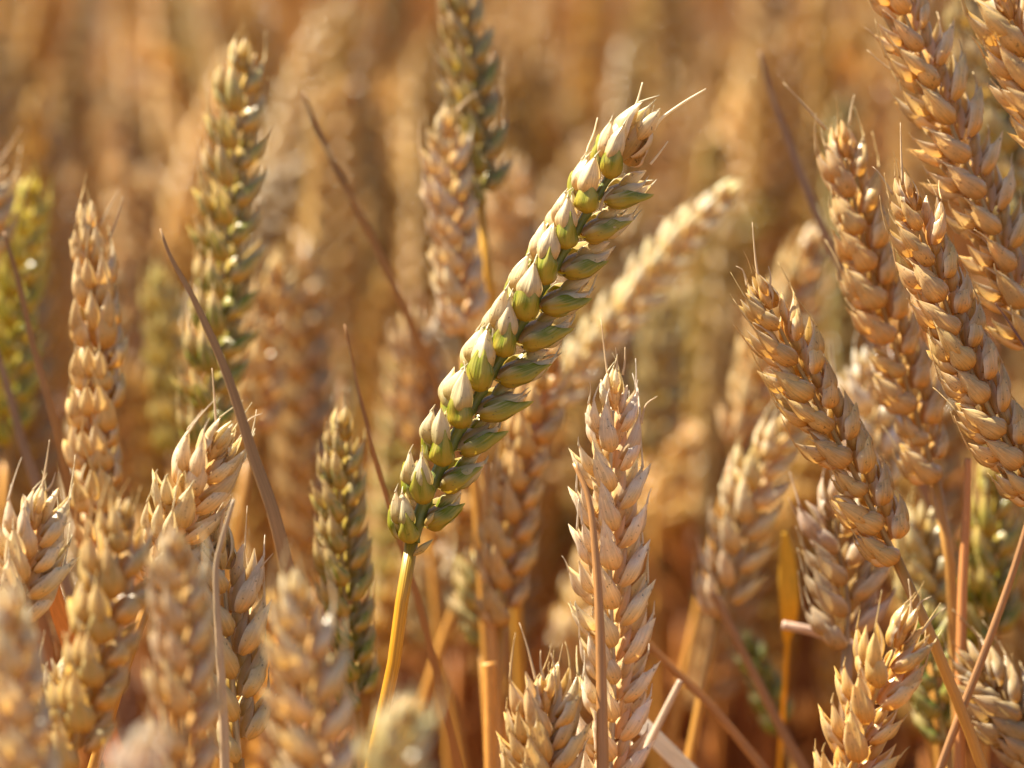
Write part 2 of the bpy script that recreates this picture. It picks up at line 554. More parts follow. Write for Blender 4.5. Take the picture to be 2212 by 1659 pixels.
def ear(label, path, roll=20, spread=30, kind='plain', tint=(.62, .46, .27), green=0.0, size=1.0, n=None, seed=0, via=None, stem_r=1.1,
        stem_color=STEM_GOLD, awn_tips=True, awns=(), stem_green=0.3, gap=3.9, green_low=True, jit=1.0, off=0.5):
    rng = random.Random(seed * 7 + 3)
    P = [at(*p) for p in path]
    P = smooth_path(P, 25)
    L = sum((P[i + 1] - P[i]).length for i in range(24))
    keep = max(.4, 1 - 6.2 * size * MM / L)
    P = [P[int(round(k * keep * 4))] for k in range(7)]
    L = L * keep
    if n is None:
        n = max(8, int(round(L / (gap * .96 * MM * size))))
    spread -= 3
    root = link('wheat_ear', None)
    tag(root, label, 'wheat ear')
    pts, nodes = ear_nodes(P, n, roll, spread, rng, jit)
    T0 = (pts[1] - pts[0]).normalized()
    build_stem(root, pts[0], T0, rng, [at(*p) for p in via] if via else None, stem_r, stem_color, stem_green)
    loc = root.location.copy()
    mb = MB()
    zig = []
    for i, p in enumerate(pts):
        zig.append(p - loc)
    tube(mb, zig, [(1.0 - .5 * i / len(zig)) * .65 * MM for i in range(len(zig))], 6, ST)
    link('rachis', mb.mesh('rachis'), root, color=(tint[0] * .75, tint[1] * .7, tint[2] * .6, green))
    for i, (p, T, O, t, s, ang) in enumerate(nodes):
        lib = LIB[kind]
        if awn_tips and (i >= n - 3 or (rng.random() < .10)):
            lib = LIB['awned']
        sc = .95 * size * (0.80 + .25 * math.sin(math.pi * min(1, .18 + t * .75)) - (.12 if t > .9 else 0)) * rng.uniform(.90, 1.08) * (.78 if rng.random() < .06 else 1)
        if s == 0:
            M = spik_matrix(p, T, O, 0.0, sc, -0.5 * MM)
        else:
            M = spik_matrix(p, T, O, ang * (1 - .35 * t * t), sc, off * MM)
        M.translation -= loc
        g = green * ((1.15 - .7 * t) if green_low else 1.0) * rng.uniform(.75, 1.2)
        k = rng.uniform(.92, 1.08)
        c = (tint[0] * k * .99, tint[1] * k * .995 * rng.uniform(.97, 1.03), tint[2] * k * rng.uniform(.9, 1.08), max(0, min(1, g)))
        link('spikelet', rng.choice(lib), root, M, c)
    for a in awns:
        q = smooth_path([at(*p) - loc for p in a], 9)
        mb = MB()
        tube(mb, q, [.28 * MM * (1 - .75 * i / 8) for i in range(9)], 5, AW)
        link('awn', mb.mesh('awn'), root, color=(.70, .52, .30, 0))
    return root

# ------------------------------------------------------------------ ground
g = 60.0
gm = bpy.data.meshes.new('ground')
N = 60
xs = np.sign(np.linspace(-1, 1, N)) * np.abs(np.linspace(-1, 1, N)) ** 3 * 300
rs = np.random.RandomState(4)
GX, GY = np.meshgrid(xs, xs, indexing='ij')
GZ = rs.uniform(-.012, .0, GX.shape) * (np.hypot(GX, GY) < 12)
vv = np.stack([GX, GY, GZ], -1).reshape(-1, 3)
ii = np.arange(N * N).reshape(N, N)
ff = np.stack([ii[:-1, :-1], ii[1:, :-1], ii[1:, 1:], ii[:-1, 1:]], -1).reshape(-1, 4)
gm.from_pydata(vv.tolist(), [], ff.tolist())
gm.materials.append(M_SOIL)
tag(link('ground', gm), kind='structure')

def canopy():
    ys = np.concatenate([np.linspace(4.6, 12, 90), np.linspace(12.5, 60, 60), np.linspace(62, 280, 30)])
    us = np.linspace(-1, 1, 120)
    Yg, Ug = np.meshgrid(ys, us, indexing='ij')
    r = np.random.RandomState(3)
    Xg = Ug * (2.4 + Yg * .9)
    Zg = .70 + r.uniform(-.05, .05, Yg.shape) - .35 * np.exp(-(Yg - 4.6) / .25)
    v = np.stack([Xg, Yg, Zg], -1).reshape(-1, 3)
    i = np.arange(Yg.size).reshape(Yg.shape)
    f = np.stack([i[:-1, :-1], i[:-1, 1:], i[1:, 1:], i[1:, :-1]], -1).reshape(-1, 4)
    me = bpy.data.meshes.new('field')
    me.from_pydata(v.tolist(), [], f.tolist())
    m, nt = new_mat('field_canopy')
    tc = node(nt, 'ShaderNodeTexCoord')
    n1 = node(nt, 'ShaderNodeTexNoise')
    n1.inputs['Scale'].default_value = 30.0
    n1.inputs['Detail'].default_value = 6.0
    nt.links.new(tc.outputs['Object'], n1.inputs['Vector'])
    c = ramp(nt, n1.outputs[0], [(0.35, (0.24, 0.12, 0.03)), (0.5, (0.46, 0.29, 0.08)), (0.66, (0.62, 0.44, 0.16))])
    bs = node(nt, 'ShaderNodeBsdfPrincipled')
    nt.links.new(c, bs.inputs['Base Color'])
    bs.inputs['Roughness'].default_value = .8
    out = node(nt, 'ShaderNodeOutputMaterial')
    nt.links.new(bs.outputs[0], out.inputs[0])
    me.materials.append(m)
    tag(link('field', me), kind='structure')
canopy()

# ------------------------------------------------------------------ the sharp green-gold ear
def hero():
    rng = random.Random(5)
    D = FOCUS
    path = [at(890, 1168, D), at(921, 1075, D), at(985, 940, D), at(1065, 800, D), at(1155, 650, D), at(1250, 490, D), at(1322, 372, D), at(1339, 345, D)]
    n = 21
    root = link('wheat_ear', None)
    tag(root, 'sharp half ripe ear leaning right, with green glumes and a golden stem', 'wheat ear')
    pts, nodes = ear_nodes(path, n, 30, 33, rng, .8)
    via = [at(877, 1225, D), at(868, 1300, D), at(856, 1400, D), at(838, 1500, D), at(824, 1560, D + .002), at(800, 1680, D + .004)]
    # stem: green just under the ear, golden below
    loc = Vector((via[-1].x - .03, via[-1].y + .03, 0))
    sp = smooth_path([pts[0]] + via + [via[-1] + Vector((-.02, .015, -.12)), Vector((loc.x, loc.y, .35)), loc], 70)
    root.location = loc
    mb = MB()
    rad = []
    for i in range(70):
        rad.append((1.16 + .22 * math.exp(-((i - 5.5) / 1.2) ** 2) + .15 * min(1, i / 20)) * MM)
    tube(mb, [p - loc for p in sp], rad, 14, ST)
    link('stem', mb.mesh('stem'), root, color=(.58, .275, .016, 1.0))
    mb = MB()
    q = [p - loc for p in pts]
    tube(mb, q, [(1.25 - .6 * i / len(q)) * MM * (1 + .25 * (i % 4 == 0)) for i in range(len(q))], 8, ST)
    link('rachis', mb.mesh('rachis'), root, color=(.16, .19, .035, 1.0))
    made = []
    for i, (p, T, O, t, s, ang) in enumerate(nodes):
        right = s == 1
        sc = (0.76 + .24 * math.sin(math.pi * min(1, .12 + t * .80))) * rng.uniform(.97, 1.03)
        if i < 2:
            sc = .82
        if s == 0:
            M = spik_matrix(p, T, O, 0.0, 1.0, -0.3 * MM)
        else:
            M = spik_matrix(p, T, O, ang * ((1.12 if right else .80) - .1 * t), sc, .6 * MM)
        M.translation -= loc
        pieces = spikelet_pieces(rng, open_=rng.uniform(.85, 1.3), awns=0.0, fat=1.14, plump=rng.uniform(.92, 1.0), res=(18, 18), glume_len=6.7 if not right else 8.2, top=.93 if t > .1 else .88)
        mbc = MB()
        pieces[-1][1](mbc)
        sk = link('spikelet', mbc.mesh('palea'), root, M, (.66, .50, .30, .3))
        for name, fn in pieces[:-1]:
            mb = MB()
            fn(mb)
            if name == 'glume':
                g = 1.0 if t < .8 else .85
                if s == 0:
                    g = .15
                c = (.60 * rng.uniform(.93, 1.05), .50 * rng.uniform(.95, 1.05), .10, g * rng.uniform(.85, 1.0))
                if s == 0:
                    c = (.62, .47, .30, .12)
            else:
                k = rng.uniform(.94, 1.06)
                c = (.73 * k, .63 * k, .40 * k, max(.0, (1.0 - 1.35 * t)) + (.40 if right else 0))
            link(name, mb.mesh(name), sk, color=c)
        made.append((sk, M))
    # awns that stand out against the blur
    def awn(idx, pix, r=.26):
        sk, M = made[idx]
        inv = M.inverted()
        q = [inv @ (p - loc) for p in smooth_path([at(*a) for a in pix], 12)]
        mb = MB()
        tube(mb, q, [1.25 * r * MM * (1 - .5 * i / 11) for i in range(12)], 6, AW)
        link('awn', mb.mesh('awn'), sk, color=(.90, .76, .50, 0))
    awn(21, [(1412, 280, D), (1430, 255, D), (1475, 222, D), (1525, 192, D)], .24)
    awn(21, [(1358, 275, D), (1366, 245, D), (1378, 215, D), (1388, 178, D)], .22)
    awn(21, [(1385, 262, D), (1395, 240, D), (1407, 224, D)], .2)
    awn(21, [(1348, 275, D), (1350, 255, D), (1353, 238, D)], .2)
    awn(20, [(1405, 355, D), (1425, 330, D), (1443, 305, D)], .24)
    awn(18, [(1265, 350, D), (1270, 320, D), (1282, 290, D), (1291, 254, D)], .22)
    awn(18, [(1308, 330, D), (1304, 300, D), (1311, 278, D)], .22)
    awn(19, [(1296, 455, D), (1305, 425, D), (1325, 405, D)], .28)
    # loose bracts at the ear's foot
    for a, b in ((at(893, 1200, D - .001), at(937, 1166, D - .002)), (at(918, 1135, D - .002), at(938, 1108, D - .003))):
        Z = (b - a).normalized()
        Y = (-C_F - Z * (-C_F).dot(Z)).normalized()
        mb = MB()
        shell(mb, basis(Y.cross(Z), Y, Z, a - loc), L=(b - a).length / MM, W=.62, D=.5, prof='slim', nu=8, nv=10, mat=GL)
        link('bract', mb.mesh('bract'), root, color=(.62, .52, .26, .35))
    return root
hero()

# ------------------------------------------------------------------ the other ears one can tell apart
PALE, STRAW, GOLD, ORANGE, OLIVE = (.80, .67, .42), (.74, .55, .26), (.72, .49, .16), (.74, .52, .22), (.56, .44, .10)
YELLOW = (.62, .50, .12)
EARS = [
 dict(label='tall green and tan ear left of the sharp one, tip against the top blur', path=[(438, 965, .70), (470, 700, .70), (490, 480, .70), (512, 250, .70), (522, 85, .70)], size=0.92, gap=4.3, roll=35, tint=(.82, .63, .30), green=1.0, kind='open', spread=32, green_low=True),
 dict(label='straw ear with white-edged scales, behind the brown leaf at left', path=[(215, 1180, .675), (205, 950, .672), (208, 700, .67), (190, 470, .67)], roll=75, tint=STRAW, kind='plump', awns=[[(215, 490, .67), (240, 440, .67), (258, 408, .67)], [(235, 520, .67), (250, 480, .67), (266, 425, .67)]], spread=30),
 dict(label='yellow green blurred ear at the left edge', path=[(15, 960, .76), (25, 800, .76), (40, 600, .76), (70, 400, .76)], size=0.85, roll=30, tint=(.80, .68, .12), green=1.0),
 dict(label='straw ear cut by the left edge with one awn', path=[(-70, 650, .72), (-50, 510, .72), (-26, 360, .72)], roll=30, tint=STRAW, awns=[[(-10, 365, .72), (25, 310, .72), (45, 275, .72)]]),
 dict(label='pale lime blurred ear between the straw ear and the tall green one', path=[(375, 980, .83), (360, 780, .83), (340, 580, .83)], size=0.85, roll=60, tint=(.70, .58, .18), green=0.5),
 dict(label='soft tan ear right of the tall green one', path=[(540, 960, .78), (565, 800, .78), (600, 570, .78)], size=0.9, roll=50, tint=STRAW),
 dict(label='pale fairly sharp ear bowing under the brown leaf, tip crossed by it', path=[(335, 1255, .612), (375, 1150, .61), (425, 1035, .608), (490, 935, .606)], roll=45, tint=PALE, kind='open', spread=30, awns=[[(468, 930, .605), (463, 860, .605), (458, 795, .605)], [(520, 935, .605), (540, 905, .605), (568, 893, .605)]], size=1.0),
 dict(label='golden ear bowing to the lower left with yellow green scales', path=[(150, 1660, .565), (205, 1440, .565), (245, 1250, .566), (275, 1075, .568)], roll=40, tint=(.74, .53, .22), green=.3, kind='plump', size=0.92),
 dict(label='big soft ear right of the golden bowing one at lower left', path=[(400, 1720, .535), (395, 1500, .535), (388, 1300, .535), (375, 1160, .535)], size=0.8, roll=35, tint=(.70, .55, .33), kind='flat'),
 dict(label='sharp pale ear at the left edge with thin dark tip awns', path=[(15, 1360, .602), (40, 1270, .602), (65, 1170, .602), (85, 1075, .602)], roll=40, tint=PALE, kind='open', awns=[[(90, 1060, .602), (100, 1000, .602), (107, 950, .602)], [(110, 1155, .602), (130, 1140, .602), (153, 1126, .602)], [(100, 1060, .602), (112, 1045, .602), (120, 1020, .602)]], spread=28),
 dict(label='large out of focus ear in the lower left corner', path=[(70, 1760, .515), (35, 1540, .515), (10, 1290, .515)], size=0.85, roll=60, tint=PALE),
 dict(label='narrow ear half hidden by the upright tan straw', path=[(515, 1640, .612), (500, 1450, .612), (487, 1290, .612), (472, 1150, .612)], roll=30, tint=PALE, green=.25, kind='open', spread=28, awns=[[(475, 1150, .61), (482, 1110, .61), (500, 1075, .61)], [(540, 1265, .612), (560, 1230, .612), (590, 1195, .612)]]),
 dict(label='thin pale side lit ear beside the golden bowing ear', path=[(110, 1660, .585), (130, 1540, .585), (165, 1420, .585)], roll=10, tint=PALE, size=.75, green=.3),
 dict(label='slender olive ear with a pale pointed tip, left of the sharp ear', path=[(770, 1530, .672), (745, 1300, .67), (735, 1100, .67), (740, 900, .67)], size=0.8, roll=40, tint=(.72, .55, .24), green=1.0, awns=[[(740, 900, .67), (743, 870, .67), (740, 840, .67)]]),
 dict(label='big blurred pale ear before the olive one', path=[(690, 1730, .53), (665, 1480, .53), (640, 1260, .53)], size=0.85, roll=35, tint=PALE, kind='open', spread=34),
 dict(label='very blurred greenish ear tip at the foot of the golden stem', path=[(830, 1800, .47), (850, 1660, .47), (885, 1520, .47)], size=0.6, roll=20, tint=(.86, .78, .46), green=0.5, kind='open'),
 dict(label='very blurred ear tip at the bottom edge, tinted white as a sun glint', path=[(230, 1850, .45), (260, 1720, .45), (310, 1590, .45)], size=0.48, roll=50, tint=(.88, .82, .70)),  # whitened tint paints in the sun glint on this tip
 dict(label='dark green and brown ear cut by the top edge', path=[(1038, 445, .72), (1022, 250, .72), (1000, 60, .72), (985, -60, .72)], size=0.85, roll=45, tint=(.68, .50, .26), green=1.0, via=[(1048, 520, .722), (1062, 640, .725), (1075, 760, .73)], stem_color=(.66, .36, .05), kind='open'),
 dict(label='pale brown ear left of the dark green top one, with a bent awn', path=[(1000, 720, .715), (985, 560, .715), (968, 380, .713), (965, 240, .71)], size=0.8, roll=40, tint=(.80, .66, .43), kind='plain', awns=[[(985, 240, .71), (1010, 215, .71), (1035, 198, .71)]]),
 dict(label='bright cream ear leaning right behind the sharp ear', path=[(1185, 890, .765), (1240, 800, .765), (1340, 680, .765), (1450, 540, .765), (1590, 395, .765)], size=0.72, roll=25, tint=(.88, .80, .52), kind='open', spread=24),
 dict(label='orange straw ear rising behind the foot of the sharp ear', path=[(1085, 1345, .70), (1100, 1150, .70), (1140, 950, .70), (1195, 760, .70)], roll=40, tint=(.72, .50, .22), kind='plump', size=0.9, spread=30),
 dict(label='long pale ear crossed by a brown stalk, right of the sharp ear', path=[(1312, 1720, .635), (1325, 1500, .635), (1318, 1250, .632), (1318, 1000, .63), (1330, 810, .628)], roll=42, tint=(.86, .76, .57), kind='open', spread=27, size=0.95, awns=[[(1318, 840, .628), (1310, 790, .628), (1298, 690, .628)], [(1330, 810, .628), (1333, 780, .628), (1330, 750, .628)], [(1345, 810, .628), (1350, 780, .628), (1350, 750, .628)], [(1385, 915, .63), (1395, 875, .63), (1420, 856, .63)]]),
 dict(label='sharp small straw ear at the bottom edge with three thin awns', path=[(1165, 1730, .604), (1172, 1600, .603), (1180, 1470, .602)], roll=40, tint=STRAW, kind='open', spread=28, awns=[[(1160, 1480, .602), (1140, 1400, .602), (1122, 1345, .602)], [(1175, 1470, .602), (1168, 1440, .602), (1168, 1405, .602)], [(1200, 1480, .602), (1198, 1440, .602), (1190, 1410, .602)]]),
 dict(label='heavy orange ear leaning left on the right side, with round kernels', path=[(1935, 1205, .635), (1845, 1020, .633), (1745, 830, .63), (1640, 620, .628)], size=0.9, roll=25, tint=ORANGE, kind='plump', spread=30, awns=[[(1640, 610, .628), (1632, 560, .628), (1625, 480, .628)], [(1660, 640, .628), (1665, 600, .628), (1660, 575, .628)], [(1615, 620, .628), (1605, 585, .628), (1590, 575, .628)]]),
 dict(label='upright tan ear with plump kernels above the heavy orange ear', path=[(2020, 1030, .665), (1950, 800, .663), (1870, 540, .66), (1815, 280, .66)], size=0.92, roll=30, tint=(.74, .53, .25), kind='plump', via=[(2045, 1120, .667), (2056, 1280, .668), (2062, 1420, .67)], stem_color=(.52, .27, .07), awns=[[(1785, 280, .66), (1745, 235, .66), (1692, 178, .66)], [(1835, 270, .66), (1838, 240, .66), (1845, 205, .66)]]),
 dict(label='orange ear squeezed between the upright tan ear and the big right ear', path=[(2240, 1070, .625), (2110, 830, .625), (2030, 620, .625), (1955, 400, .625)], size=0.86, roll=35, tint=ORANGE, kind='plump', awns=[[(1950, 400, .625), (1947, 340, .625), (1945, 265, .625)], [(1930, 420, .625), (1900, 375, .625), (1885, 360, .625)]]),
 dict(label='largest straw ear reaching down from the upper right corner', path=[(2230, 740, .645), (2140, 480, .645), (2045, 250, .645), (1925, -40, .645), (1890, -120, .645)], size=0.95, roll=50, tint=(.76, .56, .28), kind='open', spread=38, awns=[[(1955, 170, .645), (1910, 140, .645), (1873, 108, .645)]]),
 dict(label='straw ear cut off by the right end of the top edge', path=[(2290, 330, .605), (2225, 150, .605), (2155, -30, .605)], roll=30, tint=ORANGE, kind='flat', awns=[[(2170, 60, .605), (2140, 40, .605), (2120, 25, .605)]]),
 dict(label='pale ear with lime scales behind the largest straw ear', path=[(2205, 480, .75), (2160, 280, .75), (2110, 100, .75), (2075, -60, .75)], roll=60, tint=(.66, .52, .26), green=.6, kind='plump', size=1.1),
 dict(label='bright white tipped ear beneath the upright tan ear', path=[(1915, 1080, .715), (1885, 930, .715), (1868, 760, .715)], roll=25, tint=(.90, .84, .70), kind='flat'),
 dict(label='soft straw ear behind the heavy orange ear, near its tip', path=[(1600, 960, .79), (1670, 740, .79), (1765, 500, .79)], roll=30, tint=STRAW, kind='open'),
 dict(label='blurred cream ear left of the foot of the heavy orange ear', path=[(1555, 1330, .71), (1600, 1150, .71), (1650, 1000, .71), (1735, 890, .71)], size=0.9, roll=35, tint=PALE, kind='open'),
 dict(label='greyish short ear under the heavy orange ear', path=[(1830, 1395, .665), (1830, 1280, .665), (1808, 1160, .665), (1800, 1050, .665)], roll=15, tint=(.58, .45, .31), kind='open', spread=34, via=[(1828, 1480, .666), (1825, 1560, .667)], stem_color=(.45, .28, .14)),
 dict(label='sharp golden ear with gaping scales at the lower right', path=[(1830, 1720, .604), (1865, 1580, .604), (1910, 1450, .603), (1962, 1340, .603)], roll=40, tint=(.76, .55, .22), kind='open', size=0.95, spread=32, awns=[[(1962, 1350, .603), (1968, 1300, .603), (1962, 1250, .603)], [(1975, 1345, .603), (1985, 1305, .603), (2012, 1288, .603)], [(1990, 1370, .603), (2010, 1340, .603), (2043, 1312, .603)]]),
 dict(label='tan ear in the lower right corner nodding left', path=[(2240, 1640, .655), (2190, 1560, .655), (2130, 1480, .655), (2075, 1430, .655)], roll=40, tint=(.58, .41, .22), green=.2, kind='plump'),
 dict(label='narrow ear with bright green edges beside the sharp golden ear', path=[(2040, 1600, .69), (2025, 1500, .69), (2010, 1400, .69), (2000, 1310, .69)], roll=5, tint=(.66, .58, .25), green=1.0, size=.8, green_low=False),
 dict(label='shiny yellowish ear above the narrow green edged one', path=[(2010, 1370, .70), (2000, 1250, .70), (1985, 1120, .70)], roll=40, tint=(.66, .54, .26), green=.3, kind='plump'),
 dict(label='olive ear near the right edge among the orange stems', path=[(2135, 1400, .71), (2140, 1250, .71), (2140, 1010, .71)], size=0.95, roll=40, tint=(.68, .54, .16), green=1.0),
 dict(label='blurred dark green ear low between the brown stalks at right', path=[(1690, 1580, .76), (1660, 1500, .76), (1610, 1380, .76)], size=0.6, roll=30, tint=(.36, .34, .12), green=1.0, green_low=False),
 dict(label='thin green flecked ear behind the orange stem under the sharp ear', path=[(1045, 1395, .725), (1040, 1300, .725), (1048, 1190, .725)], roll=5, tint=(.62, .48, .22), green=.6, size=.8),
 dict(label='soft straw ear close behind the left of the sharp ear', path=[(915, 960, .79), (905, 840, .79), (890, 680, .79)], roll=45, tint=(.62, .44, .22), kind='open'),
 dict(label='small blurred ear right below the foot of the sharp ear', path=[(950, 1390, .80), (935, 1310, .80), (930, 1200, .80)], roll=45, tint=(.56, .40, .2), green=.3),
 dict(label='dim tan ear just right of the bright cream one', path=[(1420, 980, .92), (1425, 830, .92), (1440, 640, .92)], roll=45, tint=(.6, .47, .2), green=.35),
]
for i, e in enumerate(EARS):
    ear(seed=i + 1, **e)

# ------------------------------------------------------------------ dry leaves and loose stalks
def blade(name, label, cat, pix, w0, w1, color, flat=.28, fold=.25, n=40, to_ground=True, mat=LF, wmid=None):
    pts = [at(*p) for p in pix]
    path = smooth_path(pts, n)
    W = [w0 + (w1 - w0) * (i / (n - 1)) ** .7 for i in range(n)]
    if wmid:
        W = [w0 + (wmid - w0) * math.sin(math.pi * min(1, i / (n - 1) * 1.0)) ** .8 if i < n // 2 else w1 + (wmid - w1) * math.sin(math.pi * i / (n - 1)) ** .8 for i in range(n)]
    if to_ground:
        rng = random.Random(len(label))
        d = (path[-1] - path[-2]).normalized()
        tail = auto_stem(path[-1], -d, rng, 14)[1:]
        path = path + tail
        W = W + [w1] * len(tail)
    loc = path[-1].copy() if to_ground else path[-1]
    mb = MB()
    tube(mb, [p - loc for p in path], [w * MM for w in W], 12, mat, flat=flat, fold=fold, up=(0.25, -0.95, 0.2))
    o = link(name, mb.mesh(name), None, Matrix.Translation(loc), (*color, 0))
    return tag(o, label, cat)
BROWN = (.34, .19, .085)
DUSK = (.36, .21, .12)
blade('dry_leaf', 'narrow dark brown dry leaf, sharp, crossing the left ears', 'dry leaf', [(346, 494, .602), (368, 555, .602), (425, 660, .602), (490, 810, .602), (545, 980, .602), (590, 1110, .602), (622, 1240, .603), (650, 1380, .606)], .16, 1.4, (.40, .235, .10), flat=.4, fold=.3)
blade('dry_leaf', 'blurred brown dry leaf high between the tall green ear and the sharp ear', 'dry leaf', [(655, 200, .72), (690, 290, .72), (745, 400, .72), (805, 520, .725), (870, 660, .73), (930, 800, .74)], .3, 1.1, BROWN)
blade('dry_leaf', 'blurred grey brown dry leaf left of the upright tan ear', 'dry leaf', [(1640, 110, .73), (1668, 210, .73), (1720, 350, .73), (1775, 490, .73), (1830, 620, .735), (1890, 760, .74)], .3, 1.3, DUSK)
blade('dry_leaf', 'thin brown leaf left of the sharp ear, reaching behind its stem', 'dry leaf', [(744, 700, .66), (765, 800, .66), (795, 930, .66), (830, 1060, .662), (870, 1190, .665), (920, 1360, .67), (985, 1640, .68)], .15, .85, (.40, .19, .065))
blade('dry_leaf', 'soft brown leaf over the yellow green ear at the left edge', 'dry leaf', [(8, 500, .68), (40, 610, .68), (75, 760, .68), (120, 920, .68), (165, 1120, .685)], .3, .95, (.33, .18, .08))
blade('dry_leaf', 'pale pinkish leaf in the left edge blur', 'dry leaf', [(-20, 720, .70), (20, 850, .70), (50, 960, .70), (90, 1080, .70)], .5, 1.0, (.36, .23, .14))
blade('dry_stalk', 'dark brown stalk standing before the long pale ear', 'dry stalk', [(1240, 1000, .612), (1272, 1080, .61), (1288, 1220, .608), (1297, 1400, .606), (1302, 1660, .604)], .35, 1.1, (.44, .21, .065), flat=.7, fold=.1, mat=ST)
blade('dry_stalk', 'upright tan straw with a bent tip, before the narrow ear', 'dry stalk', [(505, 1078, .592), (478, 1170, .592), (466, 1240, .592), (474, 1400, .592), (482, 1530, .592), (486, 1680, .592)], .25, .85, (.50, .36, .21), flat=.7, fold=.2, mat=ST)
blade('dry_stalk', 'dark reddish stalk sloping down to the lower right', 'dry stalk', [(1385, 1375, .68), (1460, 1450, .68), (1540, 1530, .68), (1640, 1650, .68)], .6, .95, (.40, .17, .045), mat=ST, flat=.8, fold=0)
blade('dry_stalk', 'dark stalk sloping past the blurred green ear', 'dry stalk', [(1540, 1280, .70), (1610, 1420, .70), (1680, 1560, .70), (1745, 1680, .70)], .7, 1.1, (.36, .17, .06), mat=ST, flat=.8, fold=0)
blade('dry_stalk', 'grey brown stalk slanting in from the right edge', 'dry stalk', [(2235, 1080, .64), (2190, 1230, .64), (2130, 1400, .64), (2060, 1580, .64), (2010, 1720, .64)], .6, .85, (.36, .18, .07), mat=ST, flat=.8, fold=0)
blade('dry_stalk', 'cut orange straw with a pale node under the sharp ear', 'dry stalk', [(1056, 1432, .68), (1057, 1450, .68), (1058, 1560, .68), (1060, 1680, .68)], 1.5, 1.15, (.60, .28, .06), mat=ST, flat=1, fold=0)
blade('dry_stalk', 'upright orange stem behind the foot of the sharp ear', 'dry stalk', [(1052, 1000, .70), (1056, 1150, .70), (1062, 1350, .70), (1078, 1680, .70)], .9, 1.3, (.56, .28, .08), mat=ST, flat=1, fold=0)
blade('dry_stalk', 'thin orange stem right beside the upright tan ear stem', 'dry stalk', [(2092, 990, .66), (2088, 1110, .66), (2080, 1250, .66), (2076, 1400, .66)], .6, 1.0, (.52, .22, .07), mat=ST, flat=1, fold=0)
blade('broken_straw', 'blurred pinkish straw lying level before the dark gap at right', 'broken straw', [(1690, 1350, .68), (1750, 1362, .68), (1825, 1388, .682), (1880, 1402, .684)], .9, .8, (.62, .42, .3), mat=ST, flat=.8, fold=0, to_ground=False)
blade('broken_straw', 'pale slanting straw at the bottom, right of the long pale ear', 'broken straw', [(1470, 1470, .66), (1440, 1530, .66), (1405, 1600, .66), (1365, 1680, .66)], .6, .85, (.60, .44, .3), mat=ST, flat=.8, fold=0)
blade('leaf_scrap', 'white curled leaf scrap at the bottom crossing the pale straw', 'leaf scrap', [(1352, 1535, .668), (1380, 1560, .668), (1420, 1600, .668), (1480, 1660, .67), (1540, 1720, .672)], 1.5, 1.7, (.86, .77, .62), flat=.2, fold=.2)
blade('yellow_leaf', 'short yellow leaf glowing left of the greyish short ear', 'yellow leaf', [(1695, 1150, .705), (1700, 1220, .705), (1704, 1310, .705), (1700, 1390, .71)], .5, .5, (.80, .44, .03), flat=.15, fold=.15, wmid=2.1)
blade('orange_leaf', 'orange dry leaf hanging behind the sharp left edge ear', 'orange leaf', [(100, 1200, .64), (118, 1290, .642), (150, 1380, .645), (190, 1480, .65)], 1.0, 2.2, (.62, .26, .06), flat=.15, fold=.2)
blade('brown_leaf', 'rusty leaf behind the golden bowing ear', 'brown leaf', [(40, 1180, .66), (70, 1330, .66), (95, 1500, .66), (110, 1680, .66)], 1.6, 3.6, (.40, .19, .07), flat=.12, fold=.15)
blade('dry_leaf', 'fine hair thin brown tip poking in at the right edge', 'dry leaf', [(2150, 655, .60), (2175, 690, .60), (2215, 750, .60)], .1, .25, (.22, .11, .08), to_ground=True)

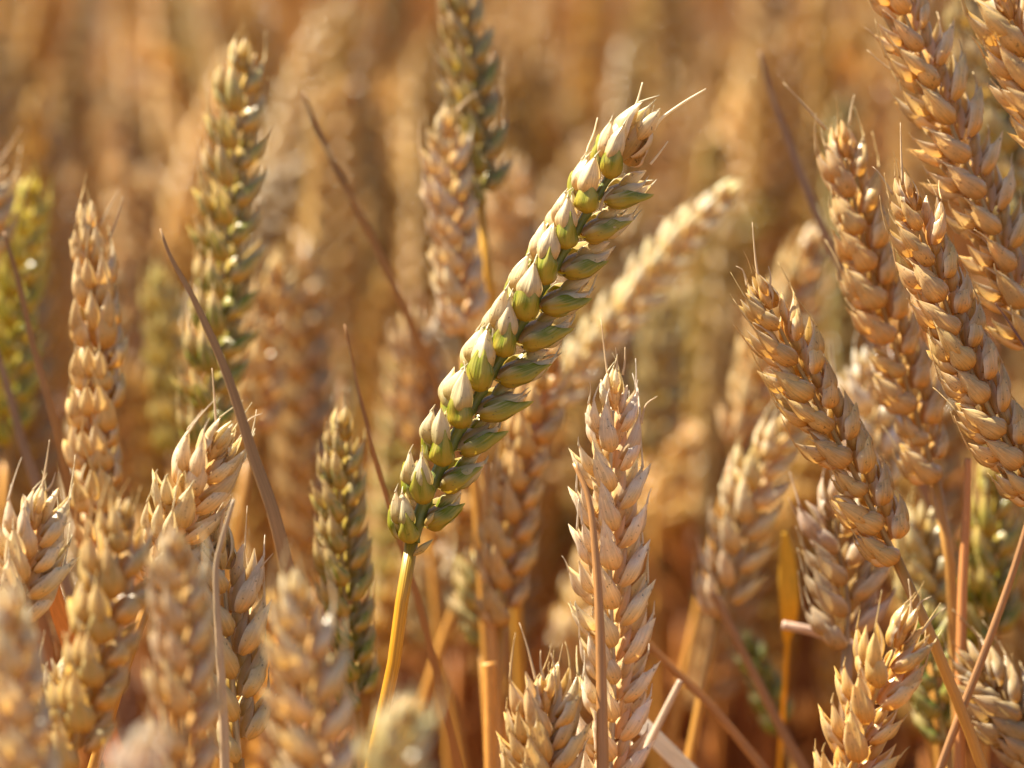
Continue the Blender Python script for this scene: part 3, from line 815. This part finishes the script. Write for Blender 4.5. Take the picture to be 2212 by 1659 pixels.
# ------------------------------------------------------------------ the crop behind: whole plants, one object each
def plant_variant(seed, res=(6, 7)):
    rng = random.Random(seed)
    h = rng.uniform(.73, .80)
    lean = Vector((rng.uniform(-.04, .04), rng.uniform(-.04, .04), 0))
    nod = rng.uniform(0.0, .55) if rng.random() < .8 else rng.uniform(.7, 1.5)
    az = rng.uniform(0, 6.28)
    L = rng.uniform(.075, .098)
    base = Vector((lean.x, lean.y, h - L))
    d = Vector((math.cos(az), math.sin(az), 0))
    path = [base]
    for k in range(1, 5):
        a = nod * k / 4
        path.append(path[-1] + (Vector((0, 0, 1)) * math.cos(a) + d * math.sin(a)) * L / 4)
    stem = smooth_path([Vector((0, 0, 0)), Vector((lean.x * .2, lean.y * .2, h * .3)), Vector((lean.x * .7, lean.y * .7, h * .65)), base], 16)
    n = int(L / .0041)
    pts = smooth_path(path, n * 2 + 1)
    libs = [spk_low[rng.randrange(len(spk_low))] for _ in range(n + 1)]
    ro = rng.uniform(0, 6.28)
    mb_e = MB()
    for i in range(n + 1):
        p = pts[i * 2]
        T = (pts[min(len(pts) - 1, i * 2 + 1)] - pts[max(0, i * 2 - 1)]).normalized()
        ref = Vector((math.cos(ro), math.sin(ro), 0))
        O = (ref - T * ref.dot(T)).normalized()
        s = 1 if i % 2 else -1
        sc = 1.0 * (.85 + .25 * math.sin(math.pi * min(1, .2 + .75 * i / n)))
        M = spik_matrix(p, T, O * s, R(30) if i < n else 0, sc, .9 * MM)
        mb_e.add_arrays(libs[i], M)
    tube(mb_e, pts, [.9 * MM] * len(pts), 4, ST)
    mb_s = MB()
    tube(mb_s, list(reversed(stem)), [1.15 * MM] * len(stem), 6, ST)
    leaves = []
    for q in range(3):
        mb_l = MB()
        hz = (rng.uniform(.46, .58), rng.uniform(.25, .48), rng.uniform(.50, .62))[q]
        a = rng.uniform(0, 6.28)
        dd = Vector((math.cos(a), math.sin(a), 0))
        b = Vector((lean.x * hz / h, lean.y * hz / h, hz))
        le = rng.uniform(.12, .2)
        lp = smooth_path([b, b + dd * le * .25 + Vector((0, 0, le * .3)), b + dd * le * .55 + Vector((0, 0, le * .05)), b + dd * le * .7 + Vector((0, 0, -le * .45))], 14)
        tube(mb_l, lp, [(3.2 * math.sin(math.pi * (.25 + .72 * i / 13))) * MM for i in range(14)], 6, LF, flat=.08, fold=.3, up=(dd.x, dd.y, .5))
        leaves.append(mb_l)
    return mb_e, mb_s, leaves
spk_low = []
for sd in range(6):
    rng_ = random.Random(200 + sd)
    mb_ = MB()
    for _n, fn in spikelet_pieces(rng_, awns=.1, open_=1.2, res=(6, 7)):
        fn(mb_)
    spk_low.append(mb_.arrays())
PLANTS = []
for sd in range(10):
    e_, s_, l_ = plant_variant(300 + sd)
    PLANTS.append((e_.mesh('ear'), s_.mesh('stem'), [q.mesh('leaf') for q in l_]))

rng = random.Random(77)
taken = []
def free(x, y, gap):
    for a, b in taken:
        if (a - x) ** 2 + (b - y) ** 2 < gap * gap:
            return False
    taken.append((x, y))
    return True
GREY = (.62, .48, .27)
TINTS = [(.64, .46, .17), (.68, .52, .23), (.58, .43, .18), (.62, .42, .10), (.66, .46, .12), (.56, .36, .08), (.70, .52, .18), (.66, .48, .15)]
count = 0
tries = 0
while count < 295 and tries < 20000:
    tries += 1
    y = math.sqrt(rng.uniform(.90 ** 2, 1.75 ** 2))
    x = rng.uniform(-1, 1) * (TANH * y + .02)
    if not free(x, y, .021):
        continue
    me_e, me_s, me_l = PLANTS[rng.randrange(len(PLANTS))]
    root = link('wheat_plant', None)
    root.location = (x, y, 0)
    root.rotation_euler = (rng.gauss(0, .05), rng.gauss(0, .05), rng.uniform(0, 6.28))
    zs = rng.uniform(.955, 1.06) if y > 1.08 else rng.uniform(.93, 1.0)
    root.scale = (1, 1, zs)
    tag(root, 'blurred straw coloured wheat plant far behind the sharp ear', 'wheat plant', 'blurred wheat plants in the background')
    t = rng.choice(TINTS)
    k = rng.choice((rng.uniform(.5, .75), rng.uniform(.75, 1.1), rng.uniform(.9, 1.12)))
    gr = rng.uniform(.4, .8) if rng.random() < .12 else 0
    link('ear', me_e, root, None, (t[0] * k * 1.04, t[1] * k * .94, t[2] * k * .92, gr))
    k = rng.uniform(.8, 1.15)
    link('stem', me_s, root, None, (.46 * k, .165 * k, .028 * k, .3))
    for q in me_l:
        k = rng.uniform(.7, 1.2)
        link('leaf', q, root, None, (.33 * k, .12 * k, .026 * k, 0))
    count += 1
print('plants', count, tries)

# ------------------------------------------------------------------ the rest of the field, one mass
low2 = []
for sd in range(3):
    rng_ = random.Random(400 + sd)
    mb_ = MB()
    core(mb_, TR(-1.6, .5, 0) @ RY(R(-10)), 11, 1.9, 1.6, 5, 4, LE)
    core(mb_, TR(1.6, .5, .5) @ RY(R(10)), 11, 1.9, 1.6, 5, 4, LE)
    core(mb_, TR(0, 1.4, 2) @ RX(R(-10)), 10, 1.8, 1.5, 5, 4, LE)
    low2.append(mb_.arrays())
spk_low = low2
FIELD = []
for sd in range(8):
    e_, s_, l_ = plant_variant(500 + sd)
    t_ = MB()
    rt = random.Random(900 + sd)
    for k in range(3):
        a, b = rt.uniform(0, 6.28), rt.uniform(.01, .035)
        p = Vector((math.cos(a) * b, math.sin(a) * b, 0))
        q = p + Vector((rt.uniform(-.08, .08), rt.uniform(-.08, .08), rt.uniform(.45, .64)))
        tube(t_, smooth_path([q, q.lerp(p, .5) + Vector((rt.uniform(-.02, .02), rt.uniform(-.02, .02), 0)), p], 8), [1.1 * MM] * 8, 5, ST)
    for q in [s_, t_] + l_:
        e_.add_arrays(q.arrays(), Matrix.Identity(4))
    v_, f_, uv_, m_ = e_.arrays()
    m_ = np.where(m_ == ST, 5, np.where(m_ == LF, 6, m_))
    FIELD.append((v_, f_, uv_, m_))
crop = MB()
def sow(x, y):
    M = Matrix.Translation((x, y, 0)) @ Matrix.Rotation(rng.uniform(0, 6.28), 4, 'Z') @ Matrix.Rotation(rng.gauss(0, .05), 4, 'X') @ Matrix.Diagonal((1, 1, rng.uniform(.94, 1.05), 1))
    crop.add_arrays(FIELD[rng.randrange(len(FIELD))], M)
for _ in range(1250):                       # beyond the single plants
    y = math.sqrt(rng.uniform(1.75 ** 2, 4.2 ** 2))
    sow(rng.uniform(-1, 1) * (TANH * y + .25), y)
for _ in range(420):                       # either side of what the photograph shows
    y = rng.uniform(.55, 2.4)
    s = rng.choice((-1, 1))
    x = s * (TANH * y + .11 + abs(rng.gauss(0, .22)))
    sow(x, y)
for _ in range(700):                       # the wider field
    y = rng.uniform(2.0, 6.0)
    sow(rng.uniform(-1, 1) * 2.2, y)
co = link('wheat_crop', crop.mesh('wheat_crop'), None, None, (.56, .35, .09, .0))
tag(co, 'dense mass of ripe wheat filling the far field', 'wheat crop', kind='stuff')
print('verts crop', crop.n)
